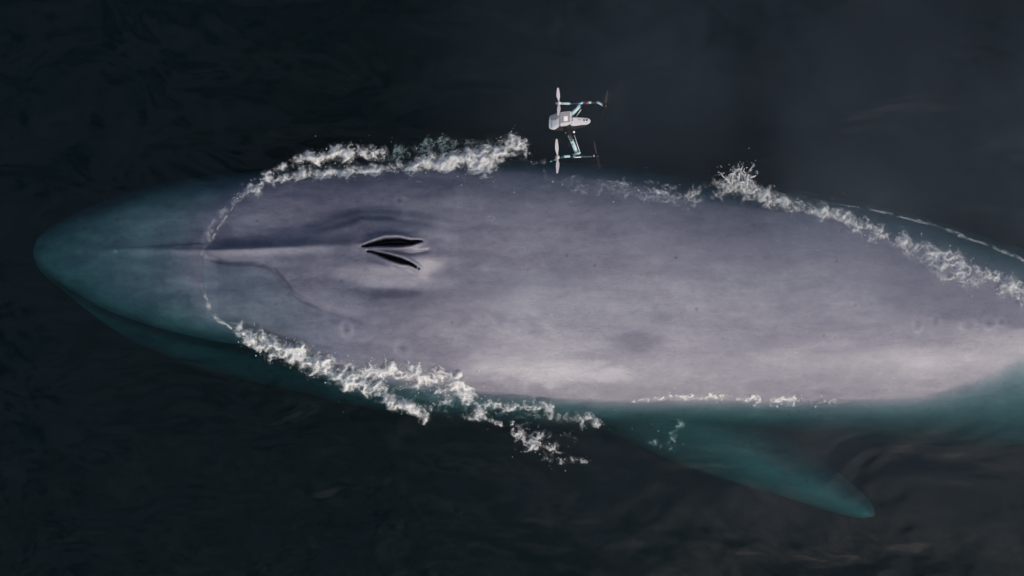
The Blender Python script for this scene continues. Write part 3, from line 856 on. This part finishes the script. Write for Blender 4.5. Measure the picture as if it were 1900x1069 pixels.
ribbon('foam', [  # pale strip added for the bright glint of the wave edge
    [(468, 346, 8, .5), (440, 369, 12, .38), (412, 396, 15, .32), (392, 423, 16, .28), (382, 447, 13, .26), (376, 468, 8, .2), (371, 500, 5, .04), (374, 535, 7, .16), (386, 566, 9, .24), (402, 590, 8, .32), (428, 612, 7, .5)],
    [(432, 385, 3, .3), (409, 416, 5, .36), (396, 440, 5, .36), (384, 458, 3, .3)],
    ], 'pale strip painting the glint where the sea breaks over the snout')

# ------------------------------------------------------------------ drifting blow mist over the whale's back
def mist_material():
    t = NT('blow_mist')
    geo = t.n('ShaderNodeTexCoord').outputs['Generated']
    sp = t.n('ShaderNodeSeparateXYZ'); t.l(geo, sp.inputs[0])
    gx = t.math('MULTIPLY', t.maprange(sp.outputs[0], .02, .42), t.maprange(sp.outputs[0], .80, .98, 1, 0))
    gy = t.math('MULTIPLY', t.maprange(sp.outputs[1], .06, .38), t.maprange(sp.outputs[1], .62, .96, 1, 0))
    gz = t.math('MULTIPLY', t.maprange(sp.outputs[2], .0, .3), t.maprange(sp.outputs[2], .5, 1.0, 1, 0))
    n = t.noise(t.n('ShaderNodeTexCoord').outputs['Object'], .55, 3, .55, .3)
    d = t.math('MULTIPLY', t.math('MULTIPLY', gx, gy), t.math('MULTIPLY', gz, t.maprange(n, .25, .75)))
    v = t.n('ShaderNodeVolumePrincipled')
    v.inputs['Color'].default_value = (.60, .74, .97, 1)
    v.inputs['Anisotropy'].default_value = .2
    t.l(t.math('MULTIPLY', d, MIST), v.inputs['Density'])
    t.l(v.outputs[0], t.out.inputs['Volume'])
    return t.m
MIST = .14
mx0, mx1, my0, my1, mz0, mz1 = -1.6, 10.0, -4.0, 6.2, .75, 3.0
mv = [(x, y, z) for x in (mx0, mx1) for y in (my0, my1) for z in (mz0, mz1)]
mist = mesh_obj('mist', mv, [(0, 1, 3, 2), (4, 6, 7, 5), (0, 4, 5, 1), (2, 3, 7, 6), (0, 2, 6, 4), (1, 5, 7, 3)], mist_material(), smooth=False)
tag(mist, "faint drifting mist of the whale's breath over its back", 'mist', kind='stuff')

# ------------------------------------------------------------------ the drone
M_WHITE = plain('white_plastic', (0.62, 0.61, 0.63), 0.42, 0, .06, 60, .15)
M_GREY = plain('grey_mesh_plastic', (0.30, 0.29, 0.31), 0.55, 0, .35, 420, .5)
M_PALE = plain('pale_lens_cover', (0.86, 0.87, 0.86), 0.3, 0, .04, 50)
M_BLACK = plain('black_plastic', (0.012, 0.012, 0.014), 0.45, 0, .2, 80)
M_CARBON = plain('dark_carbon', (0.012, 0.012, 0.014), 0.55, 0, .5, 150)
M_PROP = plain('white_blade', (0.55, 0.53, 0.56), 0.4, 0, .12, 30)
M_RED = plain('red_tape', (0.42, 0.02, 0.05), 0.5, 0, .2, 90)
M_CAMO = camo_material()
DS = 245.0
DX, DY, DZ = 1062.0, 228.0, H * (1 - S / DS)
drone = bpy.data.objects.new('drone', None)
C.objects.link(drone)
drone.empty_display_size = .1
drone.location = ((DX - 950) / DS, (534.5 - DY) / DS, DZ - .08)
tag(drone, 'white quadcopter drone with camouflage-wrapped arms flying above the whale', 'drone')
def L(px, py, z=0.0): return Vector(((px - DX) / DS, (DY - py) / DS, z + .08))

def prism(name, poly, z0, z1, mat, parent, bevel=.004, ztop=None):
    """outline in photo pixels; z1 may differ per corner through ztop"""
    bm = bmesh.new()
    lo = [bm.verts.new(L(x, y, z0)) for x, y in poly]
    hi = [bm.verts.new(L(x, y, z1 if ztop is None else ztop[i])) for i, (x, y) in enumerate(poly)]
    n = len(poly)
    bm.faces.new(lo); bm.faces.new(hi)
    for i in range(n): bm.faces.new((lo[i], lo[(i + 1) % n], hi[(i + 1) % n], hi[i]))
    bmesh.ops.recalc_face_normals(bm, faces=bm.faces)
    if bevel: bmesh.ops.bevel(bm, geom=bm.edges[:], offset=bevel, segments=2, affect='EDGES', clamp_overlap=True)
    return finish(name, bm, mat, parent)
def finish(name, bm, mat, parent, smooth=False):
    me = bpy.data.meshes.new(name); bm.to_mesh(me); bm.free()
    for p in me.polygons: p.use_smooth = smooth
    me.materials.append(mat)
    o = bpy.data.objects.new(name, me); C.objects.link(o); o.parent = parent
    return o
def tube(name, pts, rads, mat, parent, n=10):
    bm = bmesh.new(); rings = []
    for i, p in enumerate(pts):
        d = (pts[min(i + 1, len(pts) - 1)] - pts[max(i - 1, 0)]).normalized()
        u = d.cross(Vector((0, 0, 1)));
        if u.length < 1e-4: u = Vector((1, 0, 0))
        u.normalize(); w = u.cross(d)
        r_ = rads[i] if isinstance(rads, (list, tuple)) else rads
        rings.append([bm.verts.new(p + u * math.cos(a_) * r_ + w * math.sin(a_) * r_) for a_ in [2 * math.pi * k / n for k in range(n)]])
    for i in range(len(rings) - 1):
        for k in range(n): bm.faces.new((rings[i][k], rings[i][(k + 1) % n], rings[i + 1][(k + 1) % n], rings[i + 1][k]))
    bm.faces.new(rings[0][::-1]); bm.faces.new(rings[-1])
    bmesh.ops.recalc_face_normals(bm, faces=bm.faces)
    return finish(name, bm, mat, parent, True)
def disc(name, c, r_, h, mat, parent, n=20):
    return tube(name, [c, c + Vector((0, 0, h * .7)), c + Vector((0, 0, h))], [r_, r_, r_ * .82], mat, parent, n)

# fuselage: a front hood sloping forward, a top deck, the long battery tail
hood = prism('hood', [(1018.6, 236), (1019.5, 216), (1022, 213.5), (1037.8, 208.8), (1038.6, 233.5), (1030, 239.5), (1022, 239)], -.06, .0, M_WHITE, drone, .005, [-.035, -.03, -.028, .03, .028, -.02, -.035])
prism('hood_grille', [(1021.5, 223), (1022, 215.6), (1036, 211.4), (1036.4, 219.5)], -.02, .0, M_GREY, hood, .0015, [-.018, -.017, .031, .031])
prism('sensor_cover', [(1024.5, 236), (1024.8, 224), (1034, 221.5), (1034.6, 232.5)], -.02, .0, M_PALE, hood, .002, [-.014, -.012, .024, .024])
deck = prism('top_deck', [(1039, 233.5), (1039.2, 209), (1058.5, 206.8), (1060.2, 208.5), (1060.2, 229), (1050, 233)], -.06, .03, M_WHITE, drone, .005)
prism('deck_panel', [(1041.5, 229), (1041.5, 211), (1057.5, 209.5), (1057.8, 227.5)], .028, .034, M_GREY, deck, .0015)
prism('antenna_cover', [(1045.5, 226), (1045.5, 217), (1053, 216.3), (1053, 225.5)], .034, .0375, M_PALE, deck, .0012)
snout = prism('battery', [(1058, 232.5), (1060.5, 217.6), (1075, 218.3), (1091, 219.6), (1095, 222), (1096.4, 225), (1094, 228.5), (1089, 230.5), (1075, 231.5), (1066, 233.2)], -.05, .018, M_WHITE, drone, .007)
for x, r_ in ((1061.6, .0055), (1083.5, .0075), (1088.8, .0075)): disc('port', L(x, 223.4, .0165), r_, .003, M_BLACK, snout)
for k in range(4): prism('marking', [(1072.2 + k * 1.3, 223.6), (1072.2 + k * 1.3, 221.8), (1073.1 + k * 1.3, 221.9), (1073.1 + k * 1.3, 223.7)], .0175, .0195, M_GREY, snout, 0)
belly = prism('belly', [(1030, 240.5), (1040, 231), (1090, 228), (1088, 232.5), (1072, 236.5), (1050, 240.5)], -.10, -.065, M_CARBON, drone, .004)  # shadow under the hull, made as a black underside
# arms and the two side booms
def arm(p0, p1, w, mat, parent, z0, z1):
    return tube('arm', [L(*p0, z0), L((p0[0] * .5 + p1[0] * .5), (p0[1] * .5 + p1[1] * .5), (z0 + z1) * .5), L(*p1, z1)], w, mat, parent)
a1 = arm((1057, 216), (1077, 194), .015, M_CAMO, drone, -.03, -.015)
tube('brace', [L(1069, 216, -.04), L(1078.5, 202.5, -.03)], .003, M_PALE, a1, 8)
a2 = arm((1052, 236), (1071, 285), .015, M_CAMO, drone, -.05, -.03)
tube('sleeve', [L(1052.6, 237.5, -.048), L(1061, 259, -.04)], .0165, M_CARBON, a2)
tube('brace', [L(1066, 250, -.04), L(1077, 285, -.03)], .003, M_PALE, a2, 8)
for t_ in (0, .25, .5, .75, 1.0): disc('rivet', L(1054.8 + 5.4 * t_, 252 + 12.5 * t_, -.03), .0032, .004, M_PALE, a2, 8)
disc('status_light', L(1065.2, 244, -.05), .0085, .012, M_PALE, drone, 14)
disc('status_light', L(1050.2, 245.2, -.06), .004, .012, M_PALE, drone, 10)
b1 = tube('boom', [L(1031, 191.2, -.01), L(1050, 191.8, -.012), L(1075, 191, -.012), L(1095, 190, -.012), L(1109, 189.5, -.012), L(1116, 193, -.015), L(1122, 197.3, -.02)], [.007, .0098, .0098, .0098, .010, .009, .007], M_CAMO, drone)
tube('tape_band', [L(1087.6, 190.6, -.012), L(1090.6, 190.4, -.012)], .0125, M_RED, b1, 14)
b2 = tube('boom', [L(1021, 299.5, -.02), L(1033, 294.5, -.014), L(1045, 290.6, -.012), L(1058, 289.4, -.012), L(1072, 289.8, -.012), L(1090, 290, -.014), L(1104, 289.3, -.015)], [.006, .008, .0098, .0098, .0098, .009, .007], M_CAMO, drone)
tube('gusset', [L(1058, 291, -.008), L(1077, 282.5, -.012)], .0105, M_CAMO, b2)
prism('foot_pad', [(1066, 291.5), (1078, 290.6), (1078, 292.4), (1066, 292.8)], -.004, .002, M_PALE, b2, .0008)
disc('end_cap', L(1103, 289, -.012), .010, .012, M_PALE, b2, 8)
# motors and two-bladed propellers, at rest
def blade(name, hub, ang, length, width, mat, parent, twist=18):
    bm = bmesh.new(); prof = [(0, .30), (.1, .34), (.22, .55), (.38, .92), (.52, 1.0), (.68, .86), (.85, .66), (.96, .52), (1, .30)]
    ca, sa = math.cos(R(ang)), math.sin(R(ang)); rows = []
    for t_, w in prof:
        tw = R(twist) * (1 - .6 * t_)
        row = []
        for s_, zz in ((-.4, -1), (-.4, 1), (.05, 1), (.6, 1), (.6, -1), (.05, -1)):
            yy = s_ * w * width
            px_, py_ = t_ * length, yy * math.cos(tw)
            pz = yy * math.sin(tw) + zz * .0014
            row.append(bm.verts.new(hub + Vector((px_ * ca - py_ * sa, px_ * sa + py_ * ca, pz))))
        rows.append(row)
    for i in range(len(rows) - 1):
        for k_ in range(6): bm.faces.new((rows[i][k_], rows[i][(k_ + 1) % 6], rows[i + 1][(k_ + 1) % 6], rows[i + 1][k_]))
    bm.faces.new(rows[0][::-1]); bm.faces.new(rows[-1])
    bmesh.ops.recalc_face_normals(bm, faces=bm.faces)
    return finish(name, bm, mat, parent)
def rotor(px, py, a1_, a2_, len1, len2, mat, wid):
    hub = L(px, py, .035)
    mt = disc('motor', L(px, py, -.02), .016, .042, M_CARBON if mat is M_CARBON else M_WHITE, drone, 18)
    pr = disc('propeller', L(px, py, .024), .0095, .02, mat, drone, 14)
    blade('blade', hub, a1_, len1, wid, mat, pr); blade('blade', hub, a2_, len2, wid, mat, pr)
rotor(1036.8, 191.5, 93, 266, .112, .098, M_PROP, .027)
rotor(1034.3, 292.0, 92.5, 268, .135, .124, M_PROP, .027)
rotor(1122.5, 196, 80, 255, .11, .11, M_CARBON, .018)
rotor(1107, 289.5, 100, 283, .11, .11, M_CARBON, .018)
